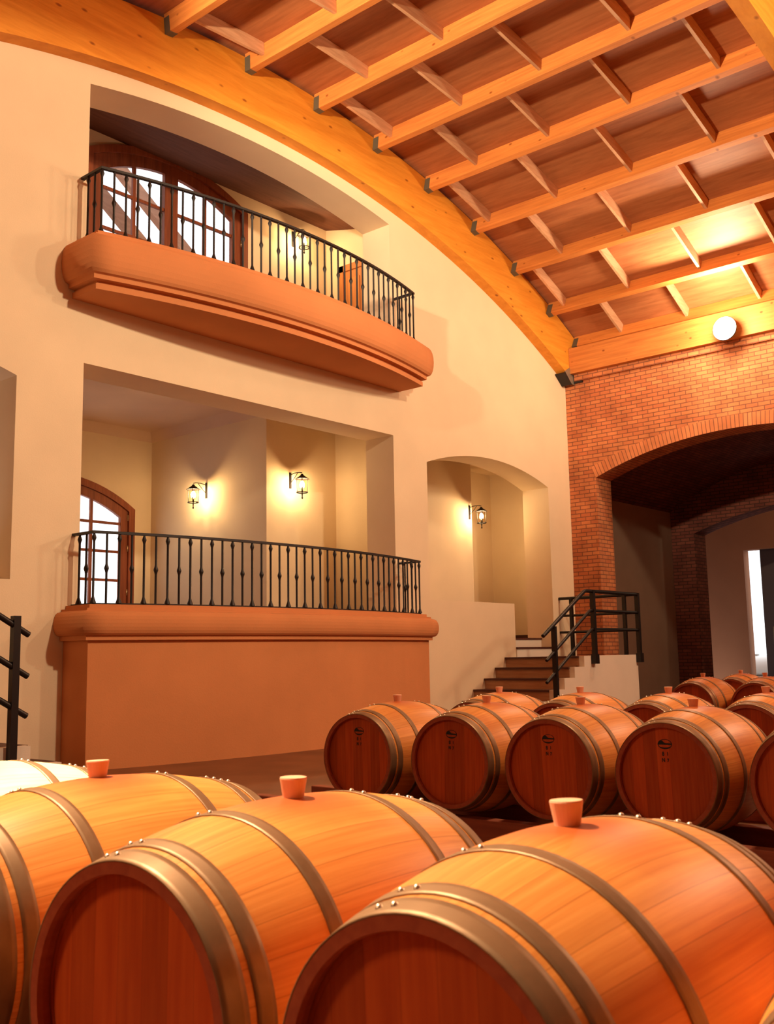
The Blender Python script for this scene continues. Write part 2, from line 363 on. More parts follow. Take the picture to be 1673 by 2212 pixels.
def hoop_mat():
    m, nt, b = new_mat('galvanised_hoop'); L = nt.links.new
    tc = N(nt, 'ShaderNodeTexCoord'); n1 = N(nt, 'ShaderNodeTexNoise'); n1.inputs['Scale'].default_value = 9; n1.inputs['Detail'].default_value = 6
    L(tc.outputs['Object'], n1.inputs['Vector'])
    r = ramp(nt, [(0.3, (0.19, 0.095, 0.04)), (0.7, (0.31, 0.175, 0.09))]); L(n1.outputs['Fac'], r.inputs['Fac']); L(r.outputs['Color'], b.inputs['Base Color'])
    r2 = ramp(nt, [(0.3, (0.58, 0.58, 0.58)), (0.7, (0.42, 0.42, 0.42))]); L(n1.outputs['Fac'], r2.inputs['Fac']); L(r2.outputs['Color'], b.inputs['Roughness'])
    b.inputs['Metallic'].default_value = 0.55; return m
M_oak = barrel_mat(); M_glare_oak = barrel_mat('glare_painted_oak', ((0.78, 0.52, 0.24), (0.86, 0.62, 0.33), (0.90, 0.68, 0.40)), (0.74, 0.44, 0.20)); M_head = head_mat(); M_hoop = hoop_mat()  # second oak is bleached in colour to carry one barrel's overexposure
M_chime = wood('stave_end_grain', (0.30, 0.055, 0.025), (0.42, 0.10, 0.04), (20, 20, 20), knots=False)
def bung_mat():
    m = simple('silicone_bung', (0.85, 0.44, 0.27), 0.5); b = m.node_tree.nodes['Principled BSDF']
    b.inputs['Subsurface Weight'].default_value = 0.3; b.inputs['Subsurface Radius'].default_value = (0.03, 0.012, 0.006); return m
M_bung = bung_mat()

# ------------------------------------------------------------------ setting: floor and gable wall
XC, ZC, RAD = 9.58, -8.435, 17.232          # centre and radius of the roof arch
def roof_z(x, r): 
    d = r*r-(x-XC)**2
    return ZC+math.sqrt(max(d, 0))
struct('floor', MB().box(-3.2, 27.6, -16.2, 0.3, FLOOR_Z-0.2, FLOOR_Z), M_floor, 'worn brown cellar floor under the barrels', 'floor')
TH = 0.6
def arc_z(x, xa, xb, spring, apex):
    c = (xa+xb)/2; hw = (xb-xa)/2; s = apex-spring; R = (hw*hw+s*s)/(2*s)
    return apex-R+math.sqrt(max(R*R-(x-c)**2, 0))
def strip(mb, xs, lo, hi, y0, y1):
    """solid wall piece between two height functions, over the x samples"""
    n = len(xs)
    A = [(x, y0, lo(x)) for x in xs]; B = [(x, y0, hi(x)) for x in xs]; Cc = [(x, y1, lo(x)) for x in xs]; D = [(x, y1, hi(x)) for x in xs]
    vs = A+B+Cc+D; fs = []
    for i in range(n-1):
        fs += [(i, i+1, n+i+1, n+i), (2*n+i+1, 2*n+i, 3*n+i, 3*n+i+1), (i+1, i, 2*n+i, 2*n+i+1), (n+i, n+i+1, 3*n+i+1, 3*n+i)]
    fs += [(0, n, 3*n, 2*n), (n-1, 2*n+n-1, 3*n+n-1, n+n-1)]
    mb.add(vs, fs)
def lin(a, b, n): return [a+(b-a)*i/n for i in range(n+1)]
wallmb = MB()
WT = lambda x: max(roof_z(x, RAD+0.5), 6.9)
k = lambda z: (lambda x: z)
OX0, OX1 = 6.697, 12.46          # the two big openings
NX0, NX1, DX0 = 13.325, 17.17, 15.83   # arched niche on the right and the doorway in it
def mir(x): return 2*XC-x
strip(wallmb, lin(-3.2, mir(NX1), 4), k(FLOOR_Z), WT, 0, TH)
strip(wallmb, [mir(DX0), mir(NX0)], k(FLOOR_Z), k(2.044), 0, TH)
strip(wallmb, lin(mir(NX1), mir(NX0), 24), lambda x: arc_z(x, mir(NX1), mir(NX0), 4.365, 4.677), WT, 0, TH)
strip(wallmb, lin(mir(NX0), OX0, 4), k(FLOOR_Z), WT, 0, TH)
strip(wallmb, [OX0, OX1], k(FLOOR_Z), k(1.74), 0, TH)
strip(wallmb, [OX0, OX1], k(4.692), k(6.15), 0, TH)
strip(wallmb, lin(OX0, OX1, 28), lambda x: arc_z(x, OX0, OX1, 8.305, 8.60), WT, 0, TH)
strip(wallmb, lin(OX1, NX0, 4), k(FLOOR_Z), WT, 0, TH)
strip(wallmb, [NX0, DX0], k(FLOOR_Z), k(2.044), 0, TH)
strip(wallmb, lin(NX0, NX1, 24), lambda x: arc_z(x, NX0, NX1, 4.365, 4.677), WT, 0, TH)
strip(wallmb, lin(NX1, 18.0, 3), k(FLOOR_Z), WT, 0, TH)
struct('wall_back', wallmb, M_cream, 'cream plastered gable wall with balcony openings and arched niches', 'wall')

# alcove behind the lower opening
a = MB()
a.box(7.36, 7.56, 2.3, 5.5, 1.5, 5.6)            # left side
a.box(11.6, 11.8, 2.3, 5.3, 1.5, 5.6)            # right side, carrying a sconce
a.box(5.78, 7.56, 2.1, 2.3, 1.5, 5.6); a.box(11.6, 13.38, 2.1, 2.3, 1.5, 5.6)
a.box(13.30, 13.38, TH, 2.1, 1.5, 5.6); a.box(5.78, 5.86, TH, 2.1, 1.5, 5.6)
struct('wall_lower_alcove', a, M_cream, 'cream side walls of the recess behind the lower balcony', 'wall')
DL = dict(x=XC, y=5.3, z=1.766, hw=1.62, sp=2.14, ap=2.65)
DU = dict(x=XC+0.03, y=2.19, z=6.18, hw=1.60, sp=2.56, ap=2.98)
a = MB(); d = DL
strip(a, [7.36, d['x']-d['hw']], k(1.5), k(5.6), 5.3, 5.5); strip(a, [d['x']+d['hw'], 11.8], k(1.5), k(5.6), 5.3, 5.5)
strip(a, lin(d['x']-d['hw'], d['x']+d['hw'], 24), lambda x: arc_z(x, d['x']-d['hw'], d['x']+d['hw'], d['z']+d['sp'], d['z']+d['ap']), k(5.6), 5.3, 5.5)
strip(a, [d['x']-d['hw'], d['x']+d['hw']], k(1.5), k(1.762), 5.3, 5.5)
struct('wall_lower_door', a, M_cream, 'cream end wall round the arched glass door of the lower recess', 'wall')
struct('floor_lower_alcove', MB().box(5.78, 13.38, TH-0.02, 5.5, 1.55, 1.76), M_floor, 'raised floor of the lower recess', 'floor')
struct('ceiling_lower_alcove', MB().box(5.78, 13.38, TH, 5.5, 5.41, 5.55), M_ceil, 'plain ceiling of the lower recess', 'ceiling')
a = MB()
a.prism([(11.6, 5.24), (11.6, 5.41), (11.45, 5.41)], 'y', 2.1, 5.3); a.prism([(5.3, 5.24), (5.3, 5.41), (5.15, 5.41)], 'x', 7.56, 11.6)
struct('trim_1', a, M_ceil, 'sloping cornice where the lower recess meets its ceiling', 'cornice')

# alcove behind the upper opening
a = MB(); d = DU
strip(a, [5.75, d['x']-d['hw']], k(6.0), k(9.4), 2.19, 2.39); strip(a, [d['x']+d['hw'], 13.41], k(6.0), k(9.4), 2.19, 2.39)
strip(a, lin(d['x']-d['hw'], d['x']+d['hw'], 24), lambda x: arc_z(x, d['x']-d['hw'], d['x']+d['hw'], d['z']+d['sp'], d['z']+d['ap']), k(9.4), 2.19, 2.39)
strip(a, [d['x']-d['hw'], d['x']+d['hw']], k(6.0), k(6.176), 2.19, 2.39)
struct('wall_upper_door', a, M_cream, 'cream end wall round the arched glass door of the upper recess', 'wall')
a = MB(); a.box(13.21, 13.41, TH, 2.19, 6.0, 9.4); a.box(5.75, 5.95, TH, 2.19, 6.0, 9.4)
struct('wall_upper_alcove', a, M_cream, 'cream side walls of the recess behind the upper balcony', 'wall')
struct('floor_upper_alcove', MB().box(5.75, 13.41, TH-0.02, 2.39, 5.98, 6.17), M_floor, 'floor of the upper recess', 'floor')
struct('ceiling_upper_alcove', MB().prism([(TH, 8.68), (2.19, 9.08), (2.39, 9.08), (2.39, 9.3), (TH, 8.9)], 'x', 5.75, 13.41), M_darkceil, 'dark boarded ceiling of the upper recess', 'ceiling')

# rooms behind the two arched niches
a = MB(); a.box(13.38, 16.66, 1.5, 2.3, 1.0, 5.2); a.box(16.66, 18.4, 2.1, 2.3, 1.0, 5.2); a.box(18.2, 18.4, TH, 2.1, 1.0, 5.2); a.box(13.38, 18.4, TH, 2.3, 5.0, 5.2)
struct('wall_right_niche', a, M_cream, 'cream lobby walls inside the arched niche above the right stairs', 'wall')
struct('floor_right_niche', MB().box(13.38, 18.4, 0.345, 2.3, 1.2, 1.427), M_floor, 'lobby floor inside the right arched niche', 'floor')
a = MB(); a.box(13.38, 16.66, 1.475, 1.5, 1.427, 1.52); a.box(16.66, 18.2, 2.075, 2.1, 1.427, 1.52); a.box(18.175, 18.2, TH, 2.075, 1.427, 1.52)
struct('baseboard_right_niche', a, M_tread, 'dark skirting at the foot of the right niche walls', 'baseboard')
a = MB(); a.box(mir(17.65), 5.78, 1.5, 1.7, 1.0, 5.2); a.box(mir(17.65), mir(17.45), TH, 1.5, 1.0, 5.2); a.box(mir(17.65), 5.78, TH, 1.7, 5.0, 5.2)
struct('wall_left_niche', a, M_cream, 'cream lobby walls inside the arched niche at the left edge', 'wall')

# ------------------------------------------------------------------ brick wall with its arch, and the rooms beyond
def strip_y(mb, ys, lo, hi, x0, x1):
    t = MB(); strip(t, ys, lo, hi, x0, x1)
    mb.add([(v[1], v[0], v[2]) for v in t.v], [f[::-1] for f in t.f])
AY0, AY1 = -6.39, -0.61
a = MB()
strip_y(a, [AY1, 0.0], k(FLOOR_Z), k(7.3), 18.0, 18.6)
strip_y(a, lin(AY0, AY1, 32), lambda y: arc_z(y, AY0, AY1, 4.585, 5.14), k(7.3), 18.0, 18.6)
strip_y(a, [-16.2, AY0], k(FLOOR_Z), k(7.3), 18.0, 18.6)
WR = struct('wall_right', a, M_brick, 'red brick side wall with a wide low arch', 'wall')
def soldier(name, x, ya, yb, spring, apex, depth, mat, parent, label):
    c = (ya+yb)/2; hw = (yb-ya)/2; s = apex-spring; R = (hw*hw+s*s)/(2*s); zc = apex-R; th = math.asin(hw/R)
    n = 40; vs = []; fs = []; uvs = []
    for i in range(n+1):
        t = -th+2*th*i/n
        for r in (R, R+depth):
            vs.append((x, c+r*math.sin(t), zc+r*math.cos(t))); uvs.append((t*R, (r-R)+0.02))
    for i in range(n): fs.append((2*i, 2*i+1, 2*i+3, 2*i+2))
    m2 = [(v[0]+0.02, v[1], v[2]) for v in vs]; nn = len(vs)
    allf = fs+[tuple(j+nn for j in f)[::-1] for f in fs]
    for i in range(n): allf += [(2*i, 2*i+2, nn+2*i+2, nn+2*i), (2*i+1, nn+2*i+1, nn+2*i+3, 2*i+3)]
    mb = MB(); mb.add(vs+m2, allf)
    o = obj(name, mb, mat, parent)
    ul = o.data.uv_layers['UVMap']; U = uvs+uvs
    for p in o.data.polygons:
        for li in p.loop_indices: ul.data[li].uv = U[o.data.loops[li].vertex_index]
    return o
soldier('brick_arch', 17.988, AY0, AY1, 4.585, 5.14, 0.24, M_arch, WR, '')
a = MB(); a.box(18.6, 22.6, 0.0, 0.2, FLOOR_Z, 4.6)
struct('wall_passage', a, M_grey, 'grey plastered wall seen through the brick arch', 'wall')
a = MB(); n = 24
vs = []; fs = []
for i in range(n+1):
    y = -7.0+7.0*i/n; z = arc_z(y, -7.0, 0.0, 4.38, 5.35)
    vs += [(18.55, y, z), (22.65, y, z), (18.55, y, z+0.25), (22.65, y, z+0.25)]
for i in range(n):
    b0, b1 = 4*i, 4*i+4
    fs += [(b0, b0+1, b1+1, b1), (b0+2, b1+2, b1+3, b0+3)]
a.add(vs, fs); a.box(18.6, 22.6, -7.2, -7.0, FLOOR_Z, 4.6)
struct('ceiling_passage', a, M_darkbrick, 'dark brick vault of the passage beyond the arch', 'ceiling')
a = MB()
strip_y(a, [-0.57, 0.2], k(FLOOR_Z), k(5.7), 22.6, 23.2)
strip_y(a, lin(-6.4, -0.57, 28), lambda y: arc_z(y, -6.4, -0.57, 3.83, 4.36), k(5.7), 22.6, 23.2)
strip_y(a, [-7.2, -6.4], k(FLOOR_Z), k(5.7), 22.6, 23.2)
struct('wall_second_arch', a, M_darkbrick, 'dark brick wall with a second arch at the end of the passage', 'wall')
GY0, GY1, GZ = -1.75, 0.02, 3.78
a = MB()
strip_y(a, [GY1, 3.2], k(FLOOR_Z), k(5.2), 27.0, 27.35); strip_y(a, [GY0, GY1], k(GZ), k(5.2), 27.0, 27.35); strip_y(a, [-7.2, GY0], k(FLOOR_Z), k(5.2), 27.0, 27.35)
a.box(23.2, 27.35, 3.0, 3.2, FLOOR_Z, 5.2); a.box(23.2, 27.35, -7.2, -7.0, FLOOR_Z, 5.2)
strip_y(a, [0.2, 3.2], k(FLOOR_Z), k(5.2), 23.0, 23.2)
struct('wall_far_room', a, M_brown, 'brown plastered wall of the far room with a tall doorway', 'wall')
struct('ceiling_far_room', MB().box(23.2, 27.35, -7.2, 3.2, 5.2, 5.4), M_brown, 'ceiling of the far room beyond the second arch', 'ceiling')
dr = empty('door_1', (27.2, -1.1, FLOOR_Z), 'dark sliding door leaf standing part open to daylight', 'door', kind='structure')
obj('leaf', MB().box(27.16, 27.24, -1.78, -0.36, FLOOR_Z+0.01, GZ), M_darkdoor, dr)
obj('handle', MB().tube([(27.15, -0.62, 1.05), (27.08, -0.62, 1.08), (27.08, -0.62, 1.7), (27.15, -0.62, 1.73)], 0.015), M_steel, dr)
# pale ground and a white machine outside that door
struct('floor_yard', MB().box(27.35, 40, -10, 6, FLOOR_Z-0.25, FLOOR_Z-0.03), M_outgrey, 'pale yard outside the far doorway', 'floor')
mc = empty('wheeled_tank', (30.0, 1.0, FLOOR_Z-0.03), 'small white wheeled tank outside the far doorway', 'machine')
obj('tank', MB().lathe([(0.0, -0.5), (0.26, -0.48), (0.30, -0.40), (0.30, 0.40), (0.26, 0.48), (0.0, 0.5)], 20, 'y', (30.0, 1.0, 0.66)), M_outwhite, mc)
obj('filler_cap', MB().lathe([(0.0, 0.05), (0.08, 0.05), (0.08, 0.0)], 14, 'z', (30.0, 1.0, 0.95)), M_outgrey, mc)
obj('chassis', MB().box(29.75, 30.25, 0.5, 1.5, 0.26, 0.37), M_outgrey, mc)
for (wx, wy) in ((29.72, 0.65), (29.72, 1.35), (30.28, 0.65), (30.28, 1.35)):
    obj('wheel', MB().lathe([(0.0, -0.05), (0.17, -0.05), (0.18, -0.02), (0.18, 0.02), (0.17, 0.05), (0.0, 0.05)], 18, 'x', (wx, wy, 0.09)), M_rubber, mc)

# closing walls behind and left of the photographer
struct('wall_left', MB().box(-3.4, -3.2, -16.2, 0.6, FLOOR_Z, 8.0), M_darkbrick, 'brick wall to the left of the photographer', 'wall')
struct('wall_front', MB().box(-3.4, 18.6, -16.4, -16.2, FLOOR_Z, 10.0), M_brick, 'brick wall behind the photographer', 'wall')

# ------------------------------------------------------------------ roof
a = MB(); n = 40; vs = []; fs = []
RP = RAD+0.93
angs = [math.radians(-31+62*i/n) for i in range(n+1)]
for t in angs:
    for r in (RP, RP+0.12):
        x, z = XC+r*math.sin(t), ZC+r*math.cos(t)
        vs += [(x, -16.3, z), (x, TH, z)]
for i in range(n):
    q = 4*i
    fs += [(q, q+1, q+5, q+4), (q+2, q+6, q+7, q+3), (q, q+4, q+6, q+2), (q+1, q+3, q+7, q+5)]
fs += [(0, 2, 3, 1), (4*n, 4*n+1, 4*n+3, 4*n+2)]
a.add(vs, fs); 
struct('ceiling', a, M_panel, 'brown plywood roof deck curving over the hall', 'ceiling')
struct('ceiling_left_aisle', MB().box(-3.4, 0.6, -16.3, 0.6, 6.95, 7.1), M_panel, 'flat roof deck over the left aisle', 'ceiling')
def arch_beam(name, y0, y1, label):
    mb = MB(); n = 48; vs = []; fs = []
    A0 = math.radians(28.6)
    for i in range(n+1):
        t = -A0+2*A0*i/n
        for r in (RAD, RAD+0.885):
            vs += [(XC+r*math.sin(t), y0, ZC+r*math.cos(t)), (XC+r*math.sin(t), y1, ZC+r*math.cos(t))]
    for i in range(n):
        q = 4*i
        fs += [(q, q+4, q+5, q+1), (q+2, q+3, q+7, q+6), (q, q+2, q+6, q+4), (q+1, q+5, q+7, q+3)]
    fs += [(0, 1, 3, 2), (4*n, 4*n+2, 4*n+3, 4*n+1)]
    mb.add(vs, fs)
    o = obj(name, mb, M_beam); tag(o, label, 'beam'); return o
arch_beam('arched_beam', -0.215, -0.002, 'thick honey coloured laminated arch beam along the gable wall')
arch_beam('arched_beam', -6.62, -6.40, 'laminated arch beam crossing the upper right corner, away from the gable')
PA = [-5.96, -1.45, 3.0, 7.39, 11.72, 16.19, 20.48, 24.73, 28.15]
def frame_at(deg):
    t = math.radians(deg); return Vector((math.sin(t), 0, math.cos(t))), Vector((math.cos(t), 0, -math.sin(t)))
Cc = Vector((XC, 0, ZC))
for i, dg in enumerate(PA):
    rr, tt = frame_at(dg); w = 0.115
    kth = len(PA)-1-i
    lab = 'lowest roof purlin, running along the top of the brick wall' if kth == 0 else '%s roof purlin up from the brick wall' % ORD[kth]
    p0 = Cc+rr*(RAD+0.66)-tt*(w/2)+Vector((0, -6.40, 0))
    mid = Cc+rr*(RAD+0.66)
    t = empty('roof_purlin', (mid.x, -3.3, mid.z), lab, 'purlin', 'roof purlins')
    bevel(obj('timber', MB().obox(p0, tt*w, Vector((0, 6.185, 0)), rr*0.268), M_purlin, t), 0.006)
    h = MB()
    for s in (-1, 1):
        h.obox(Cc+rr*(RAD+0.655)+tt*(s*(w/2+0.003)-0.002)+Vector((0, -0.325, 0)), tt*0.005, Vector((0, 0.108, 0)), rr*0.215)
    h.obox(Cc+rr*(RAD+0.652)-tt*(w/2+0.005)+Vector((0, -0.325, 0)), tt*(w+0.01), Vector((0, 0.108, 0)), rr*0.006)
    obj('joist_hanger', h, M_hang, t)
for kbay in range(1, len(PA)):
    a0, a1 = PA[kbay-1], PA[kbay]; am = (a0+a1)/2; rr, tt = frame_at(am)
    half = math.radians((a1-a0)/2)*(RAD+0.80)-0.06
    ys = (-0.6, -2.0, -3.41, -4.81, -6.2) if kbay % 2 else (-1.31, -2.7, -4.1, -5.48)
    for j, y in enumerate(ys):
        o0 = Cc+rr*(RAD+0.735)-tt*half+Vector((0, y-0.024, 0))
        o = obj('roof_brace', MB().obox(o0, tt*(2*half), Vector((0, 0.048, 0)), rr*0.19), M_block)
        row = len(PA)-1-kbay
        tag(o, 'pale brace in %s roof bay from the brick wall, %s from the gable beam' % (ORD[row], ORD[j]), 'brace', 'roof braces between the purlins')
o = obj('wall_plate', MB().box(17.82, 18.0, -6.4, -0.22, 6.76, 7.29), M_purlin); tag(o, 'deep timber wall plate resting along the top of the brick wall', 'beam')
obj('ledge', MB().box(17.94, 18.0, -6.4, -0.25, 6.62, 6.755), M_brick, WR)
bk = empty('beam_shoe', (17.9, -0.2, 6.55), 'grey steel shoe holding the foot of the gable arch beam', 'bracket')
obj('side_plate', MB().prism([(17.62, 6.78), (17.86, 6.56), (18.0, 6.56), (18.0, 7.28), (17.86, 7.28), (17.84, 6.9)], 'y', -0.232, -0.218), M_steel, bk)
obj('seat_plate', MB().obox((17.60, -0.232, 6.74), (0.26, 0, -0.20), (0, 0.23, 0), (0.012, 0, 0.016)), M_rail, bk)
obj('end_plate', MB().box(17.955, 18.0, -0.42, -0.232, 6.58, 6.98), M_rail, bk)

# ------------------------------------------------------------------ flood lamp on the brick wall
fl = empty('flood_lamp', (18.0, -3.58, 6.92), 'glaring flood lamp high on the brick wall under the wall plate', 'lamp')
obj('bracket', MB().box(17.62, 17.818, -3.61, -3.55, 6.98, 7.03).box(17.6, 17.64, -3.61, -3.55, 6.9, 7.03), M_rail, fl)
hs = obj('housing', MB().lathe([(0.0, 17.79), (0.07, 17.79), (0.15, 17.70), (0.215, 17.585), (0.222, 17.58), (0.226, 17.60), (0.16, 17.72), (0.08, 17.81), (0.0, 17.81)], 28, 'x', (0, -3.58, 6.9)), M_rail, fl)
obj('lens', MB().lathe([(0.0, 17.53), (0.11, 17.545), (0.18, 17.57), (0.215, 17.59)], 28, 'x', (0, -3.58, 6.9)), M_flood, fl)

# ------------------------------------------------------------------ balconies and railings
def plan(hw, side, bow, n=36, cx=9.575):
    """outline in plan from the wall round the bowed front and back to the wall"""
    s = bow-side; R = (hw*hw+s*s)/(2*s); yc = -bow+R
    th = math.asin(hw/R); P = [(cx-hw, -0.004)]
    for i in range(n+1):
        t = -th+2*th*i/n; P.append((cx+R*math.sin(t), yc-R*math.cos(t)))
    P.append((cx+hw, -0.004)); return P
def offset(P, d):
    out = []
    for i, p in enumerate(P):
        ns = []
        for (a, b) in ((i-1, i), (i, i+1)):
            if a < 0 or b >= len(P): continue
            dx, dy = P[b][0]-P[a][0], P[b][1]-P[a][1]; l = math.hypot(dx, dy); ns.append((dy/l, -dx/l))
        if len(ns) == 1: nx, ny = ns[0]; f = 1
        else:
            nx, ny = ns[0][0]+ns[1][0], ns[0][1]+ns[1][1]; l = math.hypot(nx, ny); nx, ny = nx/l, ny/l
            f = 1/max(0.3, nx*ns[0][0]+ny*ns[0][1])
        out.append((p[0]+nx*d*f, p[1]+ny*d*f))
    return out
def sweep(P, prof, smooth_from=None):
    mb = MB(); rings = []
    for off, z in prof: rings.append([(x, y, z) for x, y in offset(P, off)])
    n = len(P)
    for j in range(len(prof)-1):
        vs = rings[j]+rings[j+1]
        sm = smooth_from is not None and smooth_from[0] <= j < smooth_from[1]
        mb.add(vs, [(i, i+1, n+i+1, n+i) for i in range(n-1)], False)
        if sm:
            for q in range(len(mb.sm)-(n-1), len(mb.sm)): mb.sm[q] = True
    mb.add(rings[0], [tuple(range(n))]); mb.add(rings[-1], [tuple(range(n))[::-1]])
    return mb
def torus_prof(z0, z1, base, bulge, n=10):
    zc, hz = (z0+z1)/2, (z1-z0)/2
    return [(base+(bulge-base)*math.sin(PI*i/n)**0.8, zc-hz*math.cos(PI*i/n)) for i in range(n+1)]
BODY = plan(3.06, 0.50, 0.93)
lo = empty('balcony_plinth', (9.575, -0.4, FLOOR_Z), 'bow fronted terracotta plinth carrying the lower balcony', 'balcony')
obj('plinth', sweep(BODY, [(0, FLOOR_Z), (0, 1.362)]), M_salmon, lo)
pr = [(-0.01, 1.362), (0.05, 1.362), (0.05, 1.412)]+torus_prof(1.414, 1.69, 0.055, 0.135)+[(0.035, 1.70), (0.035, 1.722), (-0.02, 1.724), (-0.02, 1.766)]
obj('moulding', sweep(BODY, pr, (3, 12)), M_salmon, lo)
ub = empty('balcony_slab', (9.575, -0.4, 5.45), 'projecting terracotta slab of the upper balcony with a rounded edge', 'balcony')
obj('soffit', sweep(BODY, [(0.0, 5.45), (0.0, 5.52)]), M_salmon, ub)
pr = [(-0.05, 5.52), (-0.03, 5.52), (-0.03, 5.555), (0.055, 5.56), (0.055, 5.61)]+torus_prof(5.615, 6.10, 0.06, 0.155)+[(0.03, 6.11), (0.03, 6.13), (-0.02, 6.135), (-0.02, 6.18)]
obj('moulding', sweep(BODY, pr, (5, 14)), M_salmon, ub)

def baluster_meshes(h):
    r = 0.0135
    a = MB(); a.lathe([(r, 0), (r, h*0.43), (0.017, h*0.455), (0.027, h*0.49), (0.027, h*0.51), (0.017, h*0.545), (r, h*0.57), (r, h)], 10)
    b = MB(); b.lathe([(0.036, 0), (0.034, 0.012), (0.022, 0.045), (r, 0.075), (r, h-0.10), (0.017, h-0.085), (0.027, h-0.055), (0.02, h-0.03), (r, h-0.012), (r, h)], 10)
    return a.mesh('baluster_knuckle'), b.mesh('baluster_collar')
ma, mb_ = baluster_meshes(0.80)
ma.materials.append(M_iron); mb_.materials.append(M_iron)
def railing(z, label):
    P = plan(2.955, 0.42, 0.845)
    t = empty('balcony_railing', (9.575, -0.4, z), label, 'railing', 'black iron balcony railings')
    def bar(name, zc, wx, hz, end):
        Q = [(P[0][0], end)]+P[1:-1]+[(P[-1][0], end)]
        A = offset(Q, wx/2); B = offset(Q, -wx/2); n = len(Q); m = MB()
        vs = [(x, y, zc-hz/2) for x, y in A]+[(x, y, zc+hz/2) for x, y in A]+[(x, y, zc-hz/2) for x, y in B]+[(x, y, zc+hz/2) for x, y in B]
        fs = []
        for i in range(n-1): fs += [(i, i+1, n+i+1, n+i), (2*n+i, 3*n+i, 3*n+i+1, 2*n+i+1), (n+i, n+i+1, 3*n+i+1, 3*n+i), (i, 2*n+i, 2*n+i+1, i+1)]
        fs += [(0, n, 3*n, 2*n), (n-1, 3*n-1, 4*n-1, 2*n-1)]
        m.add(vs, fs); return obj(name, m, M_iron, t)
    bar('handrail', z+0.83, 0.05, 0.03, -0.001); bar('foot_rail', z+0.012, 0.03, 0.014, -0.001)
    # walk along the plan and set a baluster every 0.145 m
    segs = [math.hypot(P[i+1][0]-P[i][0], P[i+1][1]-P[i][1]) for i in range(len(P)-1)]
    def setb(x, y, kk):
        o = bpy.data.objects.new('baluster', (ma, mb_)[kk % 2]); COL.objects.link(o); o.parent = t
        o.location = (x-9.575, y+0.4, 0.018)
    s_side = segs[0]
    setb(P[0][0], -0.13, 1); setb(P[0][0], -0.27, 0); setb(P[-1][0], -0.13, 0); setb(P[-1][0], -0.27, 1)
    front = P[1:-1]; L = sum(segs[1:-1]); m = 40
    for q in range(m+1):
        want = L*q/m; acc = 0
        for i in range(len(front)-1):
            l = segs[1+i]
            if want <= acc+l+1e-9:
                f = (want-acc)/l; setb(front[i][0]+(front[i+1][0]-front[i][0])*f, front[i][1]+(front[i+1][1]-front[i][1])*f, q+1); break
            acc += l
    return t
railing(1.766, 'curved black iron railing standing on the lower terracotta plinth')
railing(6.18, 'curved black iron railing standing on the upper balcony slab')

# ------------------------------------------------------------------ arched glass doors
def arch_path(cx, z0, hw, sp, ap, n=20):
    P = [(cx-hw, z0), (cx-hw, z0+sp)]
    P += [(x, arc_z(x, cx-hw, cx+hw, z0+sp, z0+ap)) for x in lin(cx-hw, cx+hw, n)[1:-1]]
    return P+[(cx+hw, z0+sp), (cx+hw, z0)]
def ring(mb, A, B, y0, y1):
    n = len(A); vs = [(x, y0, z) for x, z in A]+[(x, y0, z) for x, z in B]+[(x, y1, z) for x, z in A]+[(x, y1, z) for x, z in B]; fs = []
    for i in range(n-1):
        fs += [(i, i+1, n+i+1, n+i), (2*n+i, 3*n+i, 3*n+i+1, 2*n+i+1), (i, 2*n+i, 2*n+i+1, i+1), (n+i, n+i+1, 3*n+i+1, 3*n+i)]
    fs += [(0, n, 3*n, 2*n), (n-1, 3*n-1, 4*n-1, 2*n-1)]
    mb.add(vs, fs)
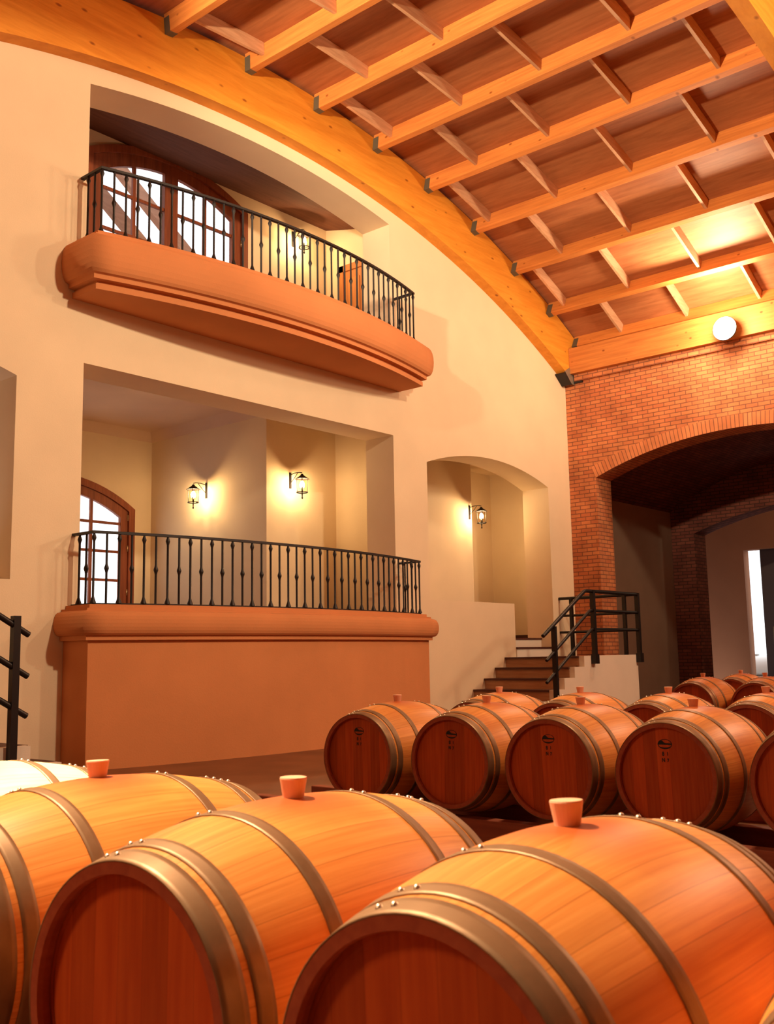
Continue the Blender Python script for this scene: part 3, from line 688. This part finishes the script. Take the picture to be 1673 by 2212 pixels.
def glass_door(name, d, muntz, label, glass_half, gsp, gap, mull):
    cx, y, z0 = d['x'], d['y'], d['z']
    t = empty(name, (cx, y, z0), label, 'door', kind='structure')
    m = MB(); O = arch_path(cx, z0, d['hw'], d['sp'], d['ap']); I = arch_path(cx, z0, d['hw']-0.13, d['sp']-0.05, d['ap']-0.13)
    ring(m, O, I, y-0.06, y+0.10); obj('frame', m, M_door, t)
    I2 = arch_path(cx, z0, d['hw']-0.135, d['sp']-0.05, d['ap']-0.135)
    for s, nm in ((-1, 'leaf'), (1, 'leaf')):
        # one leaf: clip the arched ring to its half
        G = arch_path(cx, z0+0.25, glass_half, gsp-0.25, gap-0.25, 20)
        hA = [(x, z) for x, z in I2 if (x-cx)*s >= -1e-6]; hB = [(x, z) for x, z in G if (x-cx)*s >= -1e-6]
        lf = MB(); nA = min(len(hA), len(hB)); hA, hB = (hA[:nA], hB[:nA]) if s < 0 else (hA[-nA:], hB[-nA:])
        ring(lf, hA, hB, y-0.02, y+0.05)
        x0, x1 = (cx-mull/2, cx-0.003) if s < 0 else (cx+0.003, cx+mull/2)
        lf.box(x0, x1, y-0.022, y+0.052, z0+0.01, arc_z(cx, cx-glass_half, cx+glass_half, z0+gsp, z0+gap)+0.03)
        xa, xb = (cx-d['hw']+0.135, cx-0.003) if s < 0 else (cx+0.003, cx+d['hw']-0.135)
        lf.box(xa, xb, y-0.021, y+0.051, z0+0.01, z0+0.26)
        leaf = obj(nm, lf, M_door, t)
        xi, xo = cx+s*mull/2, cx+s*glass_half
        xm = (xi+xo)/2; mu = MB()
        mu.box(xm-0.028, xm+0.028, y-0.01, y+0.035, z0+0.26, arc_z(xm, cx-glass_half, cx+glass_half, z0+gsp, z0+gap))
        for mz in muntz: mu.box(min(xi, xo), max(xi, xo), y-0.008, y+0.033, mz-0.024, mz+0.024)
        obj('muntin', mu, M_door, leaf)
        gl = MB(); xs = lin(xi, xo, 10)
        gl.add([(x, y+0.012, z0+0.26) for x in xs]+[(x, y+0.012, arc_z(x, cx-glass_half, cx+glass_half, z0+gsp, z0+gap)) for x in xs], [(i, i+1, 12+i, 11+i) for i in range(10)])
        obj('pane', gl, M_glass, leaf)
        for hz in (0.55, 1.35, 1.92):
            obj('hinge', MB().lathe([(0.0, 0), (0.012, 0), (0.012, 0.11), (0.0, 0.11)], 8, 'z', (cx+s*(d['hw']-0.135), y-0.03, z0+hz)), M_brass, t)
    return t
glass_door('door_2', DL, [3.62, 3.10, 2.58], 'arched glass double door behind the lower balcony', 1.33, 1.974, 2.36, 0.24)
glass_door('door_3', DU, [8.25, 7.61, 6.97], 'arched glass double door behind the upper balcony', 1.27, 2.34, 2.68, 0.26)
# panelled door in the side wall of the upper recess
pd = empty('door_4', (13.2, 1.3, 6.18), 'orange panelled wooden door at the right of the upper recess', 'door', kind='structure')
m = MB(); m.box(13.16, 13.21, 1.72, 1.84, 6.18, 8.25); m.box(13.16, 13.21, 0.72, 0.84, 6.18, 8.25); m.box(13.16, 13.21, 0.72, 1.84, 8.13, 8.25)
obj('frame', m, M_doorl, pd)
lf = obj('leaf', MB().box(13.185, 13.205, 0.84, 1.72, 6.19, 8.13), M_doorl, pd)
for (y0, y1, z0, z1) in ((0.95, 1.23, 6.4, 7.05), (1.33, 1.61, 6.4, 7.05), (0.95, 1.23, 7.2, 7.98), (1.33, 1.61, 7.2, 7.98)):
    p = obj('raised_panel', MB().box(13.165, 13.186, y0, y1, z0, z1), M_doorl, lf); bevel(p, 0.012)
# slanting timbers outside the upper door
for i, (x0, z0, x1, z1, y) in enumerate(((6.0, 10.05, 11.8, 5.755, 3.5), (6.9, 10.62, 13.4, 5.755, 3.65), (7.6, 11.1, 14.8, 5.755, 3.8))):
    dx, dz = x1-x0, z1-z0; l = math.hypot(dx, dz)
    o = obj('outdoor_timber', MB().obox((x0, y, z0), (dx, 0, dz), (0, 0.14, 0), (-dz/l*0.22, 0, dx/l*0.22)), M_timber)
    tag(o, '%s slanting timber outside the upper glass door' % ('leftmost', 'middle', 'rightmost')[i], 'timber', 'timbers outside the upper door')
struct('ceiling_terrace', MB().box(4.6, 14.4, 2.39, 9.0, 5.6, 5.75), M_grey, 'flat terrace roof outside the upper glass door', 'ceiling')

# ------------------------------------------------------------------ wall lanterns
def sconce_proto():
    t = empty('wall_lantern', (0, 0, 0), 'lantern', 'lamp')
    # wall at y = 0, lantern hangs toward -y; origin at the plate centre
    obj('wall_plate', MB().box(-0.022, 0.022, -0.018, 0.0, -0.14, 0.14), M_iron, t)
    ar = MB(); ar.tube([(0, -0.015, 0.10), (0, -0.12, 0.118), (0, -0.24, 0.115), (0, -0.30, 0.10)], 0.008)
    ar.tube([(0, -0.015, -0.05), (0, -0.10, 0.02), (0, -0.19, 0.105)], 0.006)
    obj('arm', ar, M_iron, t)
    y = -0.30
    cap = obj('cap', MB().lathe([(0.0, 0.085), (0.02, 0.075), (0.03, 0.055), (0.115, -0.005), (0.128, -0.012), (0.11, -0.012), (0.0, 0.04)], 16, 'z', (0, y, 0.0)), M_iron, t)
    fr = MB()
    for q in range(4):
        an = PI/4+q*PI/2; cx, cy = 0.092*math.cos(an), y+0.092*math.sin(an)
        fr.tube([(cx, cy, -0.01), (cx*0.92, y+(cy-y)*0.92, -0.24)], 0.006, 6)
    fr.lathe([(0.082, -0.245), (0.10, -0.25), (0.10, -0.235), (0.082, -0.235)], 16, 'z', (0, y, 0), close=True)
    for q in range(2):
        an = PI/4+q*PI/2; fr.tube([(0.09*math.cos(an), y+0.09*math.sin(an), -0.242), (0, y, -0.25), (-0.09*math.cos(an), y-0.09*math.sin(an), -0.242)], 0.006, 6)
    obj('lantern_frame', fr, M_iron, t)
    obj('finial', MB().lathe([(0.0, -0.36), (0.012, -0.35), (0.016, -0.335), (0.008, -0.315), (0.012, -0.28), (0.02, -0.255), (0.0, -0.245)], 10, 'z', (0, y, 0)), M_iron, t)
    obj('glass', MB().lathe([(0.074, -0.235), (0.080, -0.02)], 18, 'z', (0, y, 0)), M_lglass, t)
    obj('candle', MB().lathe([(0.0, -0.24), (0.014, -0.24), (0.014, -0.15), (0.0, -0.15)], 10, 'z', (0, y, 0)), M_iron, t)
    obj('bulb', MB().lathe([(0.0, -0.15), (0.018, -0.135), (0.034, -0.10), (0.034, -0.075), (0.015, -0.045), (0.0, -0.04)], 12, 'z', (0, y, 0)), M_bulb, t)
    l = bpy.data.lights.new('lantern_light', 'POINT'); l.energy = 150; l.color = (1.0, 0.69, 0.34); l.shadow_soft_size = 0.062
    lo_ = bpy.data.objects.new('lantern_light', l); COL.objects.link(lo_); lo_.parent = t; lo_.location = (0, y-0.0, -0.09)
    return t
S0 = sconce_proto()
spots = [((11.6, 3.67, 4.12), -PI/2, 'lit iron lantern on the side wall of the lower recess, left of its corner'),
         ((12.15, 2.1, 4.17), 0, 'lit iron lantern on the flank wall of the lower recess, right of its corner'),
         ((12.33, 2.19, 8.64), 0, 'lit iron lantern on the upper recess wall, seen through the upper railing'),
         ((16.57, 1.5, 3.97), 0, 'lit iron lantern inside the arched niche above the right stairs')]
for i, (lc, rz, lab) in enumerate(spots):
    s = S0 if i == 0 else copy_tree(S0)
    s.location = lc; s.rotation_euler = (0, 0, rz); tag(s, lab, 'lamp', 'iron wall lanterns')

# ------------------------------------------------------------------ stairs
def stairs(mirror, label, dx=0.0):
    f = (lambda x: 2*XC-x+dx) if mirror else (lambda x: x)
    t = empty('staircase', (f(16.0), -0.8, FLOOR_Z), label, 'stairs')
    nos = [(15.47, 1.07), (15.14, 0.892), (14.80, 0.714), (14.47, 0.535), (14.13, 0.357), (13.80, 0.178)]
    poly = [(f(17.44), FLOOR_Z), (f(17.44), 1.075), (f(15.50), 1.075)]
    for (x, z), (x2, z2) in zip(nos, nos[1:]+[(13.80, FLOOR_Z)]):
        poly += [(f(x+0.03), z2-0.005 if z2 > 0 else FLOOR_Z)]
        if z2 > 0: poly += [(f(x2+0.03), z2-0.005)]
    # clean outline of the stepped white side
    poly = [(f(17.44), FLOOR_Z), (f(17.44), 1.075), (f(nos[0][0]+0.02), 1.075)]
    for j in range(1, len(nos)): poly += [(f(nos[j-1][0]+0.02), nos[j][1]), (f(nos[j][0]+0.02), nos[j][1])]
    poly += [(f(nos[-1][0]+0.02), FLOOR_Z)]
    obj('side_wall', MB().prism(poly, 'y', -1.60, -1.50), M_white, t)
    core = [(f(17.44), FLOOR_Z), (f(17.44), 1.04), (f(nos[0][0]+0.03), 1.04)]
    for j in range(1, len(nos)): core += [(f(nos[j-1][0]+0.03), nos[j][1]-0.035), (f(nos[j][0]+0.03), nos[j][1]-0.035)]
    core += [(f(nos[-1][0]+0.03), FLOOR_Z)]
    obj('core', MB().prism(core, 'y', -1.50, -0.002), M_white, t)
    def bx(x0, x1, y0, y1, z0, z1): return MB().box(min(f(x0), f(x1)), max(f(x0), f(x1)), y0, y1, z0, z1)
    obj('landing', bx(15.45, 17.44, -1.5, -0.003, 1.04, 1.07), M_tread, t)
    for j, (x, z) in enumerate(nos):
        zb = nos[j+1][1] if j+1 < len(nos) else FLOOR_Z
        obj('riser', bx(x+0.012, x+0.032, -1.5, -0.003, zb, z-0.033), M_riser, t)
        if j: obj('tread', bx(x-0.012, nos[j-1][0]+0.012, -1.5, -0.003, z-0.034, z), M_tread, t)
    if mirror: return t
    # two white steps up through the wall
    obj('upper_step', bx(DX0+0.003, NX1-0.003, -0.02, 0.34, 1.071, 1.215), M_white, t)
    obj('upper_tread', bx(DX0+0.003, NX1-0.003, -0.035, 0.34, 1.216, 1.249), M_tread, t)
    obj('upper_step', bx(DX0+0.003, NX1-0.003, 0.29, 0.34, 1.250, 1.393), M_white, t)
    obj('upper_tread', bx(DX0+0.003, NX1-0.003, 0.275, 0.34, 1.394, 1.427), M_tread, t)
    return t
stairs(False, 'white sided stairs with dark treads climbing to the right arched niche')
stairs(True, 'white sided stairs at the left edge, mostly hidden by barrels', 0.2)
def stair_rail():
    t = empty('stair_railing', (16.0, -1.64, 0.5), 'black tubular railing along the right stairs and landing', 'railing')
    Y = -1.645; R = 0.03
    for (p, q, s, r) in (((14.14, 1.40), (15.50, 2.165), 2.18, 0.033), ((14.22, 1.01), (15.66, 1.835), 1.845, 0.027), ((14.20, 0.66), (15.69, 1.51), 1.525, 0.027)):
        obj('rail', MB().tube([(p[0], Y, p[1]), (q[0], Y, q[1]), (q[0]+0.06, Y, s), (17.44, Y, s)], r, 10), M_rail, t)
        obj('return_rail', MB().tube([(17.40, Y, s), (17.40, -0.004, s)], r*0.9, 10), M_rail, t)
    obj('post', MB().box(14.445, 14.515, Y-0.035, Y+0.035, FLOOR_Z+0.40, 1.56), M_rail, t)
    for x in (15.79, 17.44):
        p = obj('post', MB().box(x-0.036, x+0.036, Y-0.036, Y+0.036, 0.96, 2.205), M_rail, t)
        obj('foot_plate', MB().box(x-0.062, x+0.062, Y-0.05, Y+0.044, 0.935, 1.10), M_rail, p)
    for y in (-0.27, -1.40): obj('post', MB().box(17.37, 17.43, y-0.03, y+0.03, 1.071, 2.18), M_rail, t)
stair_rail()
t = empty('stair_railing', (4.6, -1.64, 0.3), 'black tubular stair railing at the left edge of the photo', 'railing')
for z in (1.385, 1.0, 0.635):
    obj('rail', MB().tube([(5.13, -1.645, z), (3.6, -1.645, z+0.88)], 0.03, 10), M_rail, t)
lp = obj('post', MB().box(4.96, 5.03, -1.68, -1.61, 0.22, 1.56), M_rail, t)
obj('foot_plate', MB().box(4.90, 5.09, -1.69, -1.60, 0.17, 0.235), M_rail, lp)

# ------------------------------------------------------------------ barrels
BL, RH, RB = 0.475, 0.279, 0.345
def br(x): return RB-(RB-RH)*(abs(x)/BL)**2
def barrel_proto():
    t = empty('wine_barrel', (0, 0, 0), 'barrel', 'barrel')
    n = 72
    xs = lin(-BL, BL, 36)
    body = MB(); body.lathe([(br(x), x) for x in xs], n, 'x'); obj('staves', body, M_oak, t, weld=True)
    for s in (-1, 1):
        c = MB(); c.lathe([(RH-0.0002, s*BL), (RH-0.022, s*BL), (RH-0.024, s*(BL-0.012)), (RH-0.020, s*(BL-0.032))], n, 'x', smooth=False)
        obj('chime', c, M_chime, t)
        h = MB(); h.disc(RH-0.012, s*(BL-0.034), n, 'x', flip=s < 0); h.lathe([(RH-0.012, s*(BL-0.034)), (RH-0.03, s*(BL-0.032))], n, 'x', smooth=False)
        obj('head', h, M_head, t)
    for s in (-1, 1):
        for (x0, x1, th) in ((0.426, 0.4752, 0.0035), (0.372, 0.410, 0.003), (0.186, 0.222, 0.003)):
            h = MB(); pr = [(br(x)+th, x*s) for x in lin(x0, x1, 4)]+[(br(x)+0.0006, x*s) for x in (x1, x0)]
            h.lathe(pr, n, 'x', close=True)
            # the lap of the hoop
            th0 = 0.16 if s < 0 else -0.12
            hp = obj('hoop', h, M_hoop, t)
            for f in (th0, th0+0.11):
                xm = s*(x0+x1)/2; r = br(xm)+th; ny, nz = math.sin(f), math.cos(f)
                rv = MB(); q = 10
                vs = [(xm, ny*(r+0.006), nz*(r+0.006))]; rg = []
                uu = Vector((1, 0, 0)); vv = Vector((0, nz, -ny))
                for rad, hgt in ((0.0036, 0.0045), (0.0056, 0.0025), (0.0062, -0.001)):
                    for kk in range(q):
                        an = 2*PI*kk/q; p = Vector((xm, ny*(r+hgt), nz*(r+hgt)))+uu*rad*math.cos(an)+vv*rad*math.sin(an); vs.append(tuple(p))
                fs = [(0, 1+kk, 1+(kk+1) % q) for kk in range(q)]
                for l in range(2): fs += [(1+l*q+kk, 1+(l+1)*q+kk, 1+(l+1)*q+(kk+1) % q, 1+l*q+(kk+1) % q) for kk in range(q)]
                rv.add(vs, fs, True); obj('rivet', rv, M_rivet, hp)
    obj('bung', MB().lathe([(0.0, RB-0.01), (0.023, RB-0.01), (0.0245, RB+0.003), (0.031, RB+0.041), (0.030, RB+0.044), (0.0, RB+0.045)], 24, 'z', smooth=False), M_bung, t)
    return t
def stencil(mark_parent):
    """oval cooper's mark with two rows of characters burnt under it, on the front head"""
    xf = -(BL-0.034)-0.0012; m = MB()
    cz, a, b_ = 0.168, 0.040, 0.026
    def e(an, k_=1.0): return (xf, -a*k_*math.cos(an), cz+b_*k_*math.sin(an))
    n = 32; A = [e(2*PI*i/n) for i in range(n)]; B = [e(2*PI*i/n, 0.90) for i in range(n)]
    m.add(A+B, [(i, (i+1) % n, n+(i+1) % n, n+i) for i in range(n)])
    low = [e(PI+PI*(0.1+0.8*i/12), 0.95) for i in range(13)]; hi = [e(PI+PI*(0.1+0.8*i/12), 0.95) for i in range(13)]
    hi = [(p[0], p[1]*0.96, cz-0.011-0.006*math.sin(PI*i/12)) for i, p in enumerate(hi)]
    m.add(low+hi, [(i, i+1, 14+i, 13+i) for i in range(12)])
    def P(y, z): return (xf, -y, cz+z)
    m.add([P(-0.038, -0.002), P(0.038, -0.004), P(0.037, 0.004), P(0.0, 0.006), P(-0.016, 0.020), P(-0.030, 0.016)], [(0, 1, 2, 3, 4, 5)])
    def chars(txt, y, z, size):
        cu = bpy.data.curves.new('mark', 'FONT'); cu.body = txt; cu.size = size; cu.align_x = 'CENTER'; cu.offset = 0.0012
        to = bpy.data.objects.new('mark', cu); COL.objects.link(to)
        dg = bpy.context.evaluated_depsgraph_get(); me = bpy.data.meshes.new_from_object(to.evaluated_get(dg))
        m.add([P(y+v.co.x*0.8, z+v.co.y) for v in me.vertices], [tuple(p.vertices) for p in me.polygons])
        bpy.data.objects.remove(to); bpy.data.curves.remove(cu); bpy.data.meshes.remove(me)
    chars('8', -0.013, -0.060, 0.030); chars('1', 0.012, -0.058, 0.024); chars('N', -0.013, -0.092, 0.028); chars('7', 0.012, -0.092, 0.024)
    o = obj('stencil_mark', m, M_ink, mark_parent); return o
B0 = barrel_proto()
plain = [B0]
def place(x, y, yaw, label, group, stamped=False, roll=0.0):
    o = B0 if not place.used else copy_tree(B0)
    place.used = True
    o.location = (x, y, 0.465); o.rotation_euler = (roll, 0, yaw); tag(o, label, 'barrel', group)
    if stamped: place.st.append(o)
    return o
place.used = False; place.st = []
rowF = [(1.64, -7.31, 0.05, 'pale brightly lit oak barrel in the near row, leftmost and farthest back'),
        (1.65, -8.04, 0.05, 'oak barrel in the near row, cut by the left edge of the photo'),
        (1.66, -8.78, 0.06, 'large oak barrel in the near row, its whole head at lower left'),
        (1.675, -9.50, 0.02, 'largest and nearest oak barrel, at lower right with a bung on top'),
        (1.73, -10.195, 0.02, 'oak barrel just showing in the bottom right corner')]
rowB = [(5.57, -5.80, 0.07, 'leftmost stencilled barrel of the middle row'),
        (5.63, -6.51, 0.09, 'second stencilled barrel from the left in the middle row'),
        (5.61, -7.25, 0.06, 'third stencilled barrel from the left in the middle row'),
        (5.60, -7.98, 0.05, 'fourth stencilled barrel from the left in the middle row'),
        (5.60, -8.72, 0.05, 'barrel of the middle row cut off by the right edge')]
rowC = [(7.18, -5.56, 0.05, 'leftmost barrel of the row behind the stencilled barrels, in front of the stairs'),
        (7.30, -6.27, 0.05, 'second barrel from the left in the row behind the stencilled barrels'),
        (7.37, -6.98, 0.05, 'third barrel from the left in the row behind the stencilled barrels'),
        (7.55, -7.67, 0.05, 'rightmost barrel of the row behind the stencilled barrels')]
rowD = [(12.0, -5.23, 0.06, 'small distant barrel in front of the dark brick pier, its head showing'),
        (12.15, -5.94, 0.06, 'distant barrel at the right edge, head showing under the tall doorway'),
        (13.7, -5.03, 0.06, 'farthest small barrel, just below the tall bright doorway')]
for r, g, st in ((rowF, 'near row of barrels', False), (rowC, 'row behind the stencilled barrels', False), (rowD, 'far barrels by the brick arch', False), (rowB, 'stencilled middle row of barrels', True)):
    for (x, y, yw, lab) in r: place(x, y, yw, lab, g, st, random.uniform(-0.04, 0.04))
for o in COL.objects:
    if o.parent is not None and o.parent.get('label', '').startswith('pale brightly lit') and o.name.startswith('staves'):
        o.material_slots[0].link = 'OBJECT'; o.material_slots[0].material = M_glare_oak
stm = None
for o in place.st:
    if stm is None:
        keep = (o.location.copy(), o.rotation_euler.copy()); o.location = (0, 0, 0); o.rotation_euler = (0, 0, 0)
        stm = stencil(o); o.location, o.rotation_euler = keep
    else:
        c = stm.copy(); COL.objects.link(c); c.parent = o
# the timber rails the rows rest on
rails = [(1.625, 1.745, -6.9, -10.7, 'near row'), (5.60, 5.60, -4.64, -9.2, 'middle row'), (7.10, 7.63, -5.1, -8.1, 'row behind the stencilled barrels'),
         (11.91, 12.25, -4.8, -6.4, 'far barrels'), (13.7, 13.7, -4.6, -5.5, 'farthest barrel')]
for (xa, xb, y0, y1, nm) in rails:
    for s, wd_ in ((-1, 'front'), (1, 'rear')):
        e = s*0.31
        o = obj('barrel_rail', MB().obox((xa+e-0.045, y0, FLOOR_Z), (0.09, 0, 0), (xb-xa, y1-y0, 0), (0, 0, 0.125-FLOOR_Z)), M_redwood); bevel(o, 0.006)
        tag(o, 'red brown timber rail under the %s side of the %s' % (wd_, nm), 'rail', 'timber rails under the barrels')
